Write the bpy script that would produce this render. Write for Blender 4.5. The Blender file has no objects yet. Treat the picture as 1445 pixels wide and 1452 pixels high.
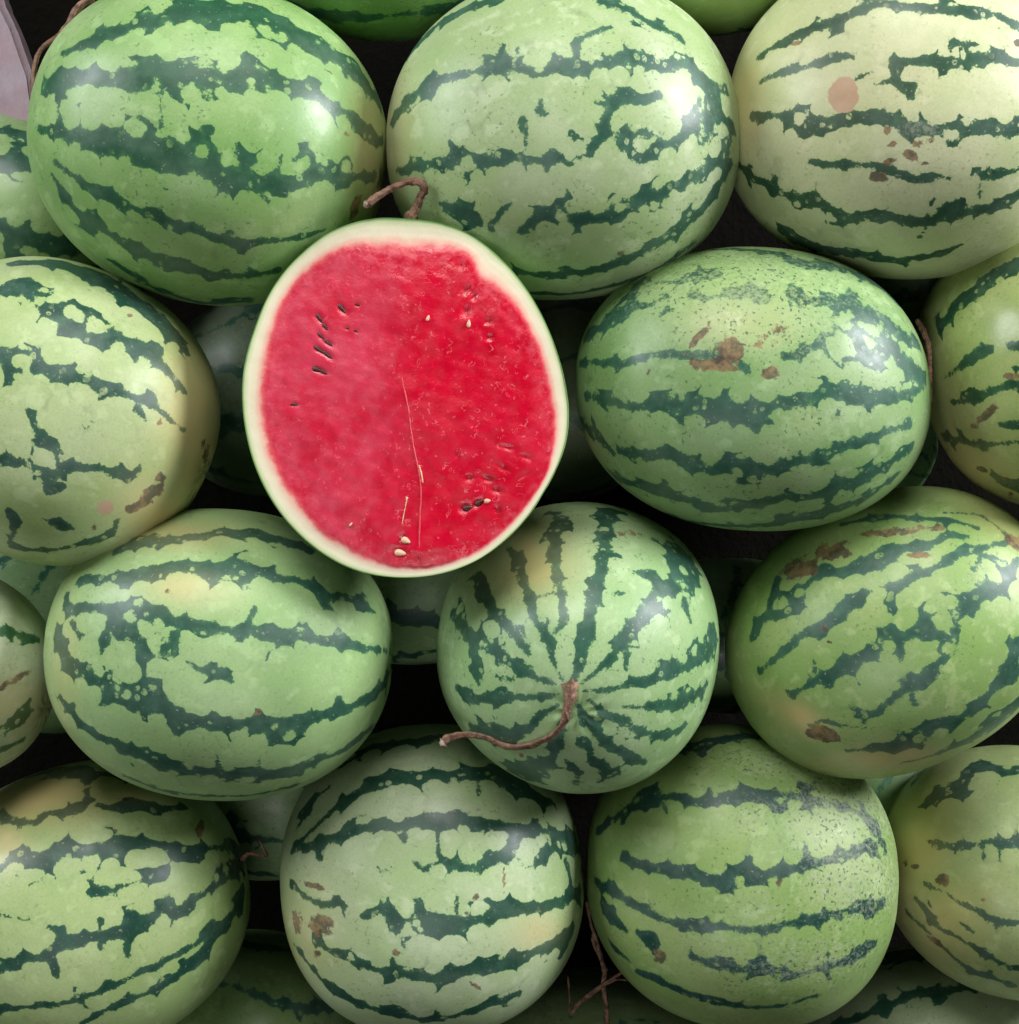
import bpy, bmesh, math, random
import numpy as np
from mathutils import Vector, Matrix

scene = bpy.context.scene
C = scene.collection
random.seed(7)
rng = np.random.default_rng(11)

# ------------------------------------------------------------------ camera
W, H, F = 1445.0, 1452.0, 2130.0          # photograph size and focal length in photograph pixels
D0 = 1.15                                  # metres from lens to the face of the heap
PITCH = math.radians(55)                   # camera looks down onto the heap
RGT = np.array([1.0, 0, 0])
FWD = np.array([0, math.cos(PITCH), -math.sin(PITCH)])
UPV = np.array([0, math.sin(PITCH), math.cos(PITCH)])
REF = np.array([0, 0, 0.75])               # point on the heap the lens is aimed at
CAM = REF - FWD * D0
cam = bpy.data.cameras.new('camera')
cam_o = bpy.data.objects.new('camera', cam)
C.objects.link(cam_o)
scene.camera = cam_o
cam_o.matrix_world = Matrix(((RGT[0], UPV[0], -FWD[0], CAM[0]), (RGT[1], UPV[1], -FWD[1], CAM[1]),
                             (RGT[2], UPV[2], -FWD[2], CAM[2]), (0, 0, 0, 1)))
cam.sensor_fit = 'VERTICAL'
cam.angle = 2 * math.atan(H / 2 / F)
cam.clip_start = 0.02
cam.clip_end = 100

# ------------------------------------------------------------------ light: a market stall lit from its open sides
world = bpy.data.worlds.new('World')
scene.world = world
world.use_nodes = True
bg = world.node_tree.nodes['Background']
bg.inputs[0].default_value = (0.80, 0.90, 1.0, 1)
bg.inputs[1].default_value = 0.032

def lamp(name, d, dist, sx, sy, power, col):
    d = np.array(d, float); d /= np.linalg.norm(d)
    pos = REF + (RGT * d[0] + UPV * d[1] - FWD * d[2]) * dist
    l = bpy.data.lights.new(name, 'AREA')
    l.shape = 'RECTANGLE'; l.size = sx; l.size_y = sy; l.energy = power; l.color = col
    o = bpy.data.objects.new(name, l); C.objects.link(o)
    o.location = pos
    o.rotation_euler = (Vector(REF) - Vector(pos)).to_track_quat('-Z', 'Y').to_euler()
    return o
lamp('open_side_light', (0.88, 0.42, 0.36), 2.4, 0.70, 0.80, 76, (0.97, 0.98, 1.0))
lamp('far_side_light', (-0.82, 0.48, 0.38), 2.6, 0.95, 1.1, 38, (0.93, 0.97, 1.0))
lamp('stall_front_light', (-0.05, 0.74, 0.68), 2.6, 1.5, 0.8, 40, (1.0, 0.99, 0.96))
lamp('low_front_fill', (-0.15, -0.45, 0.9), 2.6, 1.2, 0.7, 11, (1.0, 0.99, 0.97))  # weak added fill from low in front, for the broad lower highlights

vs = scene.view_settings
vs.view_transform = 'Standard'
vs.look = 'None'
vs.gamma = 1
vs.use_curve_mapping = False
vs.exposure = 0.0
scene.cycles.max_bounces = 5
scene.cycles.diffuse_bounces = 3
scene.cycles.glossy_bounces = 2

# ------------------------------------------------------------------ pixel <-> place
def at(px, py, w=0.0):
    """point on the ray of a photograph pixel, w metres in front of the heap's mid plane"""
    d = D0 - w
    return CAM + (FWD + RGT * (px - W / 2) / F - UPV * (py - H / 2) / F) * d
def to_px(P):
    q = P - CAM
    z = q @ FWD
    return np.stack([W / 2 + F * (q @ RGT) / z, H / 2 - F * (q @ UPV) / z], -1)

# ------------------------------------------------------------------ node helpers
class NT:
    def __init__(s, name):
        s.m = bpy.data.materials.new(name); s.m.use_nodes = True
        s.t = s.m.node_tree; s.n = s.t.nodes; s.b = s.n['Principled BSDF']
    def add(s, typ, **kw):
        n = s.n.new(typ)
        for k, v in kw.items(): setattr(n, k, v)
        return n
    def put(s, sock, v):
        if isinstance(v, bpy.types.NodeSocket): s.t.links.new(v, sock)
        elif isinstance(v, (tuple, list)) and len(v) == 3 and sock.type == 'RGBA': sock.default_value = (*v, 1)
        else: sock.default_value = v
    def math(s, op, a, b=0.0, c=None, clamp=False):
        n = s.add('ShaderNodeMath', operation=op, use_clamp=clamp)
        s.put(n.inputs[0], a); s.put(n.inputs[1], b)
        if c is not None: s.put(n.inputs[2], c)
        return n.outputs[0]
    def step(s, v, lo, hi, a=0.0, b=1.0):
        n = s.add('ShaderNodeMapRange', interpolation_type='SMOOTHSTEP')
        s.put(n.inputs[0], v); s.put(n.inputs[1], lo); s.put(n.inputs[2], hi); s.put(n.inputs[3], a); s.put(n.inputs[4], b)
        return n.outputs[0]
    def mix(s, f, a, b, mode='MIX'):
        n = s.add('ShaderNodeMix', data_type='RGBA', blend_type=mode)
        s.put(n.inputs[0], f); s.put(n.inputs[6], a); s.put(n.inputs[7], b)
        return n.outputs[2]
    def noise(s, co, scale, detail=2.0, rough=0.5, out=0):
        n = s.add('ShaderNodeTexNoise')
        s.put(n.inputs['Vector'], co); s.put(n.inputs['Scale'], scale); s.put(n.inputs['Detail'], detail); s.put(n.inputs['Roughness'], rough)
        return n.outputs[out]
    def voro(s, co, scale, feature='F1', rnd=1.0):
        n = s.add('ShaderNodeTexVoronoi', feature=feature)
        s.put(n.inputs['Vector'], co); s.put(n.inputs['Scale'], scale); s.put(n.inputs['Randomness'], rnd)
        return n
    def attr(s, name):
        return s.add('ShaderNodeAttribute', attribute_name=name)
    def obco(s, off=(0, 0, 0), scl=(1, 1, 1)):
        tc = s.add('ShaderNodeTexCoord')
        mp = s.add('ShaderNodeMapping')
        s.put(mp.inputs[0], tc.outputs['Object']); mp.inputs[1].default_value = off; mp.inputs[3].default_value = scl
        return mp.outputs[0]
    def bump(s, h, dist, strength=1.0, prev=None):
        n = s.add('ShaderNodeBump'); s.put(n.inputs['Strength'], strength); s.put(n.inputs['Distance'], dist); s.put(n.inputs['Height'], h)
        if prev is not None: s.put(n.inputs['Normal'], prev)
        return n.outputs[0]

def srgb(r, g, b):
    f = lambda c: (c / 255 / 12.92) if c <= 10 else ((c / 255 + 0.055) / 1.055) ** 2.4
    return (f(r), f(g), f(b))

def skin_material(name, light, light2, dark, seed, use='ysfp', lobe=1.0, rough=0.41, soft=1.0, fleck=0.65, frost=(172, 178, 154), fam=0.42, speck=(74, 92, 74)):
    n = NT(name)
    off = (seed * 1.37 % 7, seed * 2.11 % 5, seed * 0.77 % 9)
    co = n.obco(off)
    wob = n.noise(co, 55, 1, 0.6, 1)
    vm = n.add('ShaderNodeVectorMath', operation='MULTIPLY_ADD')
    n.put(vm.inputs[0], wob); vm.inputs[1].default_value = (0.007,) * 3; n.put(vm.inputs[2], co)
    cw = vm.outputs[0]
    S = n.attr('stripe').outputs['Fac']
    cl = n.attr('cloud'); cs_ = n.add('ShaderNodeSeparateColor'); n.put(cs_.inputs[0], cl.outputs['Color'])
    c10, c28, c28b, c16 = cs_.outputs[0], cs_.outputs[1], cs_.outputs[2], cl.outputs['Alpha']
    fine = n.noise(co, 560, 2, 0.65)
    spk = n.noise(co, 340, 2, 0.5)
    mot = n.noise(co, 75, 3, 0.6)
    bl = n.attr('blemish')
    sep = n.add('ShaderNodeSeparateColor'); n.put(sep.inputs[0], bl.outputs['Color'])
    yel, scar, fro = sep.outputs[0], sep.outputs[1], sep.outputs[2]
    pink = bl.outputs['Alpha']
    # scalloped stripe edge: round pale lobes bite into the dark stripe, dark cusps stay between them
    hw = n.attr('half_width').outputs['Fac']
    amp = n.step(hw, 0.0008, 0.0080, 0.14, 1.0)
    v1 = n.voro(cw, 80 * lobe)
    v2 = n.voro(cw, 190 * lobe)
    f1 = n.math('POWER', v1.outputs['Distance'], 1.5)
    k = n.math('MULTIPLY_ADD', n.math('SUBTRACT', f1, 0.43), 0.0112 / lobe, n.math('MULTIPLY', n.math('SUBTRACT', v2.outputs['Distance'], 0.47), 0.0032))
    cusp = n.step(v1.outputs['Distance'], 0.60, 0.86)
    k = n.math('MULTIPLY_ADD', cusp, 0.0042, k)
    e = n.math('ADD', n.math('MAXIMUM', n.math('MULTIPLY', k, amp), n.math('MULTIPLY', hw, -0.52)), S)
    e = n.math('MULTIPLY_ADD', n.math('SUBTRACT', fine, 0.5), 0.0040, e)
    # pale islands inside the broad parts of a stripe
    v3 = v2
    sc = n.add('ShaderNodeSeparateColor'); n.put(sc.inputs[0], v3.outputs['Color'])
    isl = n.math('MULTIPLY', n.step(v3.outputs['Distance'], 0.50, 0.36), n.math('GREATER_THAN', sc.outputs[0], 0.80))
    isl = n.math('MULTIPLY', isl, n.step(c28, 0.46, 0.56))
    isl = n.math('MULTIPLY', isl, n.step(fine, 0.36, 0.5))
    m = n.step(e, -0.0005 * soft, 0.0005 * soft)
    m = n.math('MULTIPLY', m, n.math('MULTIPLY_ADD', isl, -0.85, 1.0))
    # pale skin
    big = n.step(c10, 0.35, 0.65)
    L = n.mix(big, light, light2)
    L = n.mix(n.step(mot, 0.35, 0.75, 0.0, 0.38), L, tuple(c * 0.80 for c in light2))
    # cells of the pale skin, faintly outlined
    vein = n.math('MULTIPLY', n.step(v1.outputs['Distance'], 0.66, 0.82), n.step(c28b, 0.45, 0.68))
    L = n.mix(n.math('MULTIPLY', vein, 0.26), L, tuple(c * 0.5 for c in dark[:3]))
    L = n.mix(n.step(fine, 0.42, 0.68, 0.0, 0.20), L, tuple(c * 0.62 for c in light2))
    L = n.mix(n.step(n.math('ADD', mot, n.math('MULTIPLY', c28b, 0.5)), 0.78, 0.95, 0.0, 0.35), L, tuple(min(0.8, c * 1.35 + 0.03) for c in light))
    # darker green halo around stripes
    L = n.mix(n.step(e, -0.005, 0.0, 0.0, 0.16), L, (light2[0] * 0.62, light2[1] * 0.85, light2[2] * 0.6))
    # flecks
    fl = n.math('MULTIPLY', n.step(spk, 0.61, 0.68), n.step(c28, 0.42, 0.60))
    L = n.mix(n.math('MULTIPLY', fl, fleck), L, tuple(0.5 * a + 0.3 * b for a, b in zip(dark, light2)))
    pf = n.math('MULTIPLY', n.step(spk, 0.325, 0.28), 0.30)
    # dark stripe: blue green with paler blotches near its edge
    Dk = n.mix(n.step(mot, 0.35, 0.7), dark, tuple(c * 1.35 for c in dark))
    Dk = n.mix(n.step(e, 0.0035, 0.0, 0.0, 0.55), Dk, (dark[0] * 1.9 + 0.012, dark[1] * 1.9 + 0.02, dark[2] * 1.6))
    Dk = n.mix(n.math('MULTIPLY', n.step(fine, 0.60, 0.74), 0.4), Dk, tuple(0.45 * c for c in light2))
    col = n.mix(m, L, Dk)
    col = n.mix(pf, col, (0.55, 0.6, 0.42))
    # ground spot yellowing
    yn = n.math('MULTIPLY', yel, n.step(c28, 0.2, 0.7, 0.55, 1.0), clamp=True)
    col = n.mix(n.math('MULTIPLY', yn, n.math('MULTIPLY_ADD', m, -0.7, 1.0)), col, srgb(206, 188, 128))
    # frosty scurf
    cork = 0.0
    if 'f' in use:
        fn = n.noise(co, 300, 3, 0.7)
        fs = n.step(n.math('ADD', fn, n.math('MULTIPLY', fro, 0.32)), 0.60, 0.86)
        fs = n.math('MULTIPLY', fs, n.step(fro, 0.05, 0.6))
        col = n.mix(n.math('MULTIPLY', fs, fam), col, srgb(*frost))
        sp = n.math('MULTIPLY', n.step(spk, 0.59, 0.67), n.step(fro, 0.15, 0.7, 0.0, 0.8))
        col = n.mix(sp, col, srgb(*speck)); cork = fs
    # corky scars
    if 's' in use:
        sn = n.math('ADD', scar, n.math('MULTIPLY', n.math('SUBTRACT', n.noise(co, 120, 4, 0.65), 0.5), 1.6))
        sm = n.math('MULTIPLY', n.step(sn, 0.48, 0.66), n.step(scar, 0.02, 0.2))
        scol = n.mix(n.step(n.noise(co, 90, 3, 0.7), 0.38, 0.62), srgb(62, 44, 32), srgb(138, 104, 70))
        col = n.mix(n.math('MULTIPLY', sm, 0.85), col, scol); cork = n.math('MAXIMUM', sm, cork)
    if 'p' in use:
        pk = n.step(n.math('MULTIPLY_ADD', n.math('SUBTRACT', mot, 0.5), 0.75, pink), 0.48, 0.54)
        col = n.mix(pk, col, n.mix(mot, srgb(178, 142, 112), srgb(202, 172, 142)))
    # thin dust
    du = n.step(n.math('MULTIPLY_ADD', n.math('SUBTRACT', mot, 0.5), 0.5, c16), 0.42, 0.75, 0.0, 0.08)
    col = n.mix(du, col, (0.5, 0.52, 0.46))
    n.put(n.b.inputs['Base Color'], col)
    ro = n.step(n.math('MULTIPLY_ADD', n.math('SUBTRACT', mot, 0.5), 0.4, c28b), 0.3, 0.75, rough - 0.06, rough + 0.12)
    if cork != 0.0: ro = n.math('MULTIPLY_ADD', cork, 0.25, ro)
    n.put(n.b.inputs['Roughness'], ro)
    n.b.inputs['Specular IOR Level'].default_value = 0.55
    hgt = n.math('MULTIPLY_ADD', n.noise(co, 520, 1, 0.6), 0.06, n.noise(co, 38, 0))
    n.put(n.b.inputs['Normal'], n.bump(hgt, 0.0026, 0.32))
    return n.m

def stem_material():
    n = NT('dry_stem')
    co = n.obco()
    c = n.mix(n.step(n.noise(co, 160, 4, 0.7), 0.3, 0.7), srgb(78, 54, 42), srgb(170, 132, 106))
    c = n.mix(n.step(n.noise(co, 40, 2), 0.5, 0.7, 0, 0.6), c, srgb(132, 92, 74))
    n.put(n.b.inputs['Base Color'], c); n.b.inputs['Roughness'].default_value = 0.75
    n.put(n.b.inputs['Normal'], n.bump(n.noise(co, 420, 4, 0.7), 0.0015, 0.9))
    return n.m
def plain(name, c1, c2, scale, rough, bump=0.001):
    n = NT(name); co = n.obco()
    if rough > 0.9: n.b.inputs['Specular IOR Level'].default_value = 0.03
    n.put(n.b.inputs['Base Color'], n.mix(n.noise(co, scale, 4, 0.6), c1, c2)); n.b.inputs['Roughness'].default_value = rough
    n.put(n.b.inputs['Normal'], n.bump(n.noise(co, scale * 4, 4, 0.6), bump, 0.6))
    return n.m
M_STEM = stem_material()
M_TIP = plain('stem_cut', srgb(206, 190, 168), srgb(150, 120, 98), 300, 0.8)

# ------------------------------------------------------------------ object helpers
def tag(o, label, cat, group=None, kind=None):
    if label: o['label'] = label
    if cat: o['category'] = cat
    if group: o['group'] = group
    if kind: o['kind'] = kind
    return o
def mesh_obj(name, V, Fs, mat, parent=None, smooth=True, world=None):
    me = bpy.data.meshes.new(name)
    me.from_pydata([tuple(v) for v in V], [], [tuple(f) for f in Fs])
    me.update()
    if smooth: me.polygons.foreach_set('use_smooth', [True] * len(me.polygons))
    me.materials.append(mat)
    o = bpy.data.objects.new(name, me); C.objects.link(o)
    if world is not None: o.matrix_world = world
    if parent is not None:
        o.parent = parent
        o.matrix_parent_inverse = Matrix.Identity(4)
        if world is None: o.matrix_local = Matrix.Identity(4)
    return o
def spline(P, n):
    """Catmull-Rom through rows of P (any width)"""
    P = np.asarray(P, float)
    if len(P) < 3:
        t = np.linspace(0, 1, n)[:, None]; return P[0] * (1 - t) + P[-1] * t
    Q = np.vstack([2 * P[0] - P[1], P, 2 * P[-1] - P[-2]])
    t = np.linspace(0, len(P) - 1 - 1e-6, n); i = t.astype(int); u = (t - i)[:, None]
    a, b, c, d = Q[i], Q[i + 1], Q[i + 2], Q[i + 3]
    return 0.5 * (2 * b + (c - a) * u + (2 * a - 5 * b + 4 * c - d) * u ** 2 + (3 * b - a - 3 * c + d) * u ** 3)
def tube_data(P, R, n=40, sides=10, rough=0.18, seed=0):
    r_ = np.random.default_rng(seed)
    A = spline(np.column_stack([np.asarray(P), np.asarray(R)]), n)
    P, R = A[:, :3], A[:, 3]
    T = np.gradient(P, axis=0); T /= np.linalg.norm(T, axis=1)[:, None] + 1e-12
    ref = np.array([0.3, 0.5, 0.8]); V = []
    ph = r_.random(sides) * 0.0
    ridge = 1 + rough * r_.standard_normal(sides) * 1.2
    for k in range(n):
        x = np.cross(T[k], ref); x /= np.linalg.norm(x); y = np.cross(T[k], x); ref = y if k == 0 else ref
        a = np.linspace(0, 2 * np.pi, sides, endpoint=False) + 0.06 * k
        rr = R[k] * ridge * (1 + rough * 0.5 * r_.standard_normal(sides))
        V.append(P[k] + (np.cos(a) * rr)[:, None] * x + (np.sin(a) * rr)[:, None] * y)
    V = np.vstack(V)
    Fs = [(k * sides + j, k * sides + (j + 1) % sides, (k + 1) * sides + (j + 1) % sides, (k + 1) * sides + j) for k in range(n - 1) for j in range(sides)]
    Fs += [tuple(range(sides))[::-1], tuple((n - 1) * sides + j for j in range(sides))]
    return V, Fs
def tube(name, P, R, mat, parent=None, n=40, sides=10, rough=0.18, seed=0):
    V, Fs = tube_data(P, R, n, sides, rough, seed)
    if parent is not None:
        inv = np.array(parent.matrix_world.inverted()); V = V @ inv[:3, :3].T + inv[:3, 3]
    return mesh_obj(name, V, Fs, mat, parent)

# ------------------------------------------------------------------ watermelons
def ico(sub):
    bm = bmesh.new(); bmesh.ops.create_icosphere(bm, subdivisions=sub, radius=1.0)
    bm.verts.ensure_lookup_table()
    V = np.array([v.co[:] for v in bm.verts]); Fa = np.array([[v.index for v in f.verts] for f in bm.faces]); bm.free()
    return V, Fa
ICO7, ICO6, ICO5 = ico(7), ico(6), ico(5)

def frame(ang, tau, roll=0):
    a, t = math.radians(ang), math.radians(tau)
    tow = -FWD
    e1 = math.cos(t) * (math.cos(a) * RGT + math.sin(a) * UPV) + math.sin(t) * tow
    e3 = tow - e1 * (tow @ e1)
    if np.linalg.norm(e3) < 0.2: e3 = UPV - e1 * (UPV @ e1)
    e3 /= np.linalg.norm(e3); e2 = np.cross(e3, e1)
    return e1, e2, e3

def shape(U, a, b, c, egg, p, sd):
    """unit directions -> melon surface in local metres: boxy egg, gentle lumps, dimpled stem end (+x)"""
    k = (np.abs(U) ** p).sum(1) ** (-1 / p)
    Q = U * k[:, None]
    x = Q[:, 0]
    w = 1 + egg * x
    P = np.stack([a * x, b * Q[:, 1] * w, c * Q[:, 2] * w], 1)
    r = np.random.default_rng(sd)
    lump = np.zeros(len(U))
    for _ in range(5):
        d = r.standard_normal(3) * 1.6; lump += np.sin(U @ d + r.random() * 6.28) * 0.0075
    th = np.arctan2(U[:, 2], U[:, 1]); rad = np.hypot(U[:, 1], U[:, 2])
    rib = 0.0016 * np.cos(th * 10 + r.random() * 6) * rad * (1 - rad ** 4 * 0.5)
    near = np.exp(-(np.arccos(np.clip(U[:, 0], -1, 1)) / 0.16) ** 2)
    dim = -0.018 * near + 0.010 * near * np.cos(th * 10 + 1.0) * np.clip(rad * 9, 0, 1)
    near2 = np.exp(-(np.arccos(np.clip(-U[:, 0], -1, 1)) / 0.12) ** 2)
    return P * (1 + lump + rib + dim - 0.008 * near2)[:, None]

def z2p(z, pts):
    """coordinates read off an enlargement (x0, y0, scale) -> photograph pixels; third value is a width"""
    x0, y0, s = z
    q = np.array(pts, float).copy()
    q[:, 0] = x0 + q[:, 0] / s; q[:, 1] = y0 + q[:, 1] / s
    if q.shape[1] > 2: q[:, 2] = q[:, 2] / s
    return q

def clouds(P, seed):
    r = np.random.default_rng(seed + 500); out = []
    for sc in (10, 28, 28, 16):
        v = np.zeros(len(P))
        for o_, am in ((1, 1.0), (2.1, 0.5), (4.3, 0.28)):
            for _ in range(12):
                d = r.standard_normal(3) * sc * 3.2 * o_; v += am * np.sin(P @ d + r.random() * 6.28)
        out.append(0.5 + v / 12 * 0.36 * 1.0)
    return np.stack(out, 1)
GROUP = 'watermelons heaped in the pile'
def melon(label, c, semi, ang=0, tau=0, w=0.0, egg=0.0, p=2.15, seed=1, z=(0, 0, 1), stripes=(), islands=(), blem=(), mat=None, sub=ICO7,
          nback=11, bw=0.0085, third=None, ws=1.0, group=GROUP):
    ctr = at(c[0], c[1], w)
    mpp = (D0 - w) / F
    a, b = semi[0] * mpp, semi[1] * mpp
    cc = (third or semi[1]) * mpp
    e1, e2, e3 = frame(ang, tau)
    R = np.stack([e1, e2, e3], 1)
    U, Fa = sub
    P = shape(U, a, b, cc, egg, p, seed)
    Wd = P @ R.T + ctr
    G = P / np.array([a * a, b * b, cc * cc]); G /= np.linalg.norm(G, axis=1)[:, None]
    Nw = G @ R.T
    view = CAM - Wd; view /= np.linalg.norm(view, axis=1)[:, None]
    face = (Nw * view).sum(1)
    front = np.where(face > 0.03)[0]
    fpx = to_px(Wd[front])
    def lift(q):
        d = ((fpx[None, :, :] - q[:, None, :2]) ** 2).sum(2)
        j = np.argpartition(d, 3, axis=1)[:, :3]
        dd = 1 / (np.take_along_axis(d, j, 1) + 0.5); dd /= dd.sum(1)[:, None]
        return (Wd[front][j] * dd[:, :, None]).sum(1)
    SP, SR = [], []
    for s in stripes:
        q = z2p(z, s)
        ln = np.hypot(*np.diff(q[:, :2], axis=0).T).sum()
        q = spline(q, max(4, int(ln / 4)))
        q[:, 2] = np.maximum(q[:, 2] * ws, 4.2)
        t = np.gradient(q[:, :2], axis=0); t /= np.linalg.norm(t, axis=1)[:, None] + 1e-9
        pr = np.stack([-t[:, 1], t[:, 0]], 1) * q[:, 2:3] * 0.5
        p0, pa, pb = lift(q), lift(q[:, :2] + pr), lift(q[:, :2] - pr)
        hw = np.linalg.norm(pa - pb, axis=1) / 2
        hw = np.clip(hw, q[:, 2] * mpp * 0.5, q[:, 2] * mpp * 1.4)
        SP.append(p0); SR.append(hw)
    r = np.random.default_rng(seed + 100)
    full = len(stripes) == 0
    for k in range(nback):
        n = 70
        th = np.linspace(0.10, math.pi - 0.10, n)
        ph = 2 * math.pi * (k + 0.3 * r.random()) / nback + 0.10 * np.sin(th * r.uniform(3, 6) + r.random() * 6)
        u = np.stack([np.cos(th), np.sin(th) * np.cos(ph), np.sin(th) * np.sin(ph)], 1)
        q = shape(u, a, b, cc, egg, p, seed) @ R.T + ctr
        ga = (u / np.array([a, b, cc])) @ R.T; ga /= np.linalg.norm(ga, axis=1)[:, None]
        vv = CAM - q; vv /= np.linalg.norm(vv, axis=1)[:, None]
        keep = np.ones(n, bool) if full else ((ga * vv).sum(1) < -0.02)
        wd = bw * (0.35 + 0.65 * np.sin(th)) * (0.8 + 0.45 * np.sin(th * r.uniform(4, 9) + r.random() * 6)) * r.uniform(0.7, 1.15) * 0.75
        SP.append(q[keep]); SR.append(wd[keep])
    SP, SR = np.vstack(SP), np.concatenate(SR)
    S = np.full(len(U), -0.05); HWd = np.zeros(len(U))
    for i in range(0, len(SP), 48):
        d = np.sqrt(np.maximum((Wd ** 2).sum(1)[:, None] + (SP[i:i + 48] ** 2).sum(1)[None] - 2 * Wd @ SP[i:i + 48].T, 0))
        q_ = SR[None, i:i + 48] - d; b_ = q_.argmax(1); m_ = q_.max(1); up = m_ > S
        S[up] = m_[up]; HWd[up] = SR[i:i + 48][b_[up]]
    if len(islands):
        q = z2p(z, islands); p0 = lift(q)
        for pt, rr in zip(p0, q[:, 2] * mpp):
            d = np.linalg.norm(Wd - pt, axis=1); d = d * (1 + 0.22 * np.sin(((Wd - pt) @ (RGT + 0.6 * UPV)) * 420 + rr * 4000)); rim_ = d < rr + 0.0065
            S = np.maximum(S, rr + 0.0036 - d); S = np.minimum(S, d - rr - 0.0004)
            HWd[rim_] = np.minimum(HWd[rim_], 0.0055)
    S = np.clip(S, -0.03, 0.02)
    B = np.zeros((len(U), 4))
    for (kind, x, y, rx, ry, an, st) in blem:
        x, y, rx, ry = z[0] + x / z[2], z[1] + y / z[2], rx / z[2], ry / z[2]
        d = fpx - np.array([x, y]); ca, sa = math.cos(math.radians(an)), math.sin(math.radians(an))
        u_ = (d[:, 0] * ca - d[:, 1] * sa) / rx; v_ = (d[:, 0] * sa + d[:, 1] * ca) / ry
        g = np.exp(-(u_ ** 2 + v_ ** 2) * 0.6) * st * (1.22 if kind in 'sy' else 1.0)
        ch = 'ysfp'.index(kind)
        B[front, ch] = np.maximum(B[front, ch], g)
    me = bpy.data.meshes.new('watermelon')
    me.vertices.add(len(P)); me.vertices.foreach_set('co', P.astype(np.float32).ravel())
    me.loops.add(Fa.size); me.loops.foreach_set('vertex_index', Fa.astype(np.int32).ravel())
    me.polygons.add(len(Fa)); me.polygons.foreach_set('loop_start', np.arange(0, Fa.size, 3, dtype=np.int32))
    me.polygons.foreach_set('use_smooth', np.ones(len(Fa), bool))
    me.update(calc_edges=True)
    me.attributes.new('stripe', 'FLOAT', 'POINT').data.foreach_set('value', S.astype(np.float32))
    me.attributes.new('half_width', 'FLOAT', 'POINT').data.foreach_set('value', HWd.astype(np.float32))
    me.attributes.new('blemish', 'FLOAT_COLOR', 'POINT').data.foreach_set('color', B.astype(np.float32).ravel())
    me.attributes.new('cloud', 'FLOAT_COLOR', 'POINT').data.foreach_set('color', clouds(P, seed).astype(np.float32).ravel())
    me.materials.append(mat)
    o = bpy.data.objects.new('watermelon', me); C.objects.link(o)
    o.matrix_world = Matrix([[*R[i], ctr[i]] for i in range(3)] + [[0, 0, 0, 1]])
    bpy.context.view_layer.update()
    tag(o, label, 'watermelon', group)
    return o

DK = (0.018, 0.080, 0.038)
DKB = (0.022, 0.080, 0.050)
def skin(seed, l1, l2, dk=DK, **k):
    k.setdefault('use', '' if seed > 14 else 'ysfp')
    de = lambda c: tuple((0.84 * v + 0.16 * (0.3 * c[0] + 0.6 * c[1] + 0.1 * c[2])) * f for v, f in zip(c, (1.0, 1.01, 1.01)))
    return skin_material('rind_%d' % seed, srgb(*de(l1)), srgb(*de(l2)), dk, seed, **k)

zA = (0, 0, 2.58)
mA = melon('bright green melon with broad dark stripes and a brown stem curling up its end', (300, 209), (249, 219), -10, 0, 0.0, seed=1, z=zA, p=2.12, ws=0.80,
  mat=skin(1, (150, 186, 108), (124, 172, 84), lobe=0.85), stripes=[
  [(1050,0,20),(1180,60,25),(1270,150,25),(1340,230,20)],
  [(250,190,30),(340,145,60),(450,105,75),(600,60,80),(740,40,95),(860,45,90),(960,70,80),(1060,110,75),(1160,170,80),(1260,230,60),(1340,310,50),(1390,380,35)],
  [(200,300,110),(330,290,80),(450,285,100),(570,265,150),(700,275,130),(800,300,130),(900,290,110),(1000,300,90),(1100,330,80),(1200,375,70),(1290,430,45),(1390,510,30)],
  [(585,340,12),(588,400,10),(592,480,14)], [(215,350,40),(215,400,25),(215,480,40)],
  [(150,480,40),(220,490,70),(330,510,120),(450,530,130),(590,570,170),(720,590,130),(840,620,160),(950,640,130),(1050,650,140),(1130,630,90),(1250,650,60),(1390,640,40)],
  [(830,650,60),(830,700,12)], [(930,680,40),(985,740,12)],
  [(200,590,15),(280,650,40),(380,705,45),(500,765,50),(620,810,70),(740,850,50),(860,890,50),(960,885,40),(1080,870,25),(1190,840,15)],
  [(190,640,15),(260,750,45),(370,830,50),(480,900,60),(580,950,70),(680,980,70),(800,1005,50),(920,1005,35),(1020,990,25)],
  [(420,960,20),(520,1030,25),(640,1080,25),(760,1110,25),(880,1100,25)]],
  islands=[(740,560,20),(840,585,18),(955,620,24),(1050,605,26),(1110,600,24),(1190,605,10),(1260,610,18),(790,330,26),(920,290,22),(970,310,13),(570,320,12)],
  blem=[('y',1360,600,60,200,0,0.7), ('s',1270,490,22,7,-20,0.7), ('s',1200,260,25,6,-25,0.7), ('s',1300,760,16,60,-15,0.75)])

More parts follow.
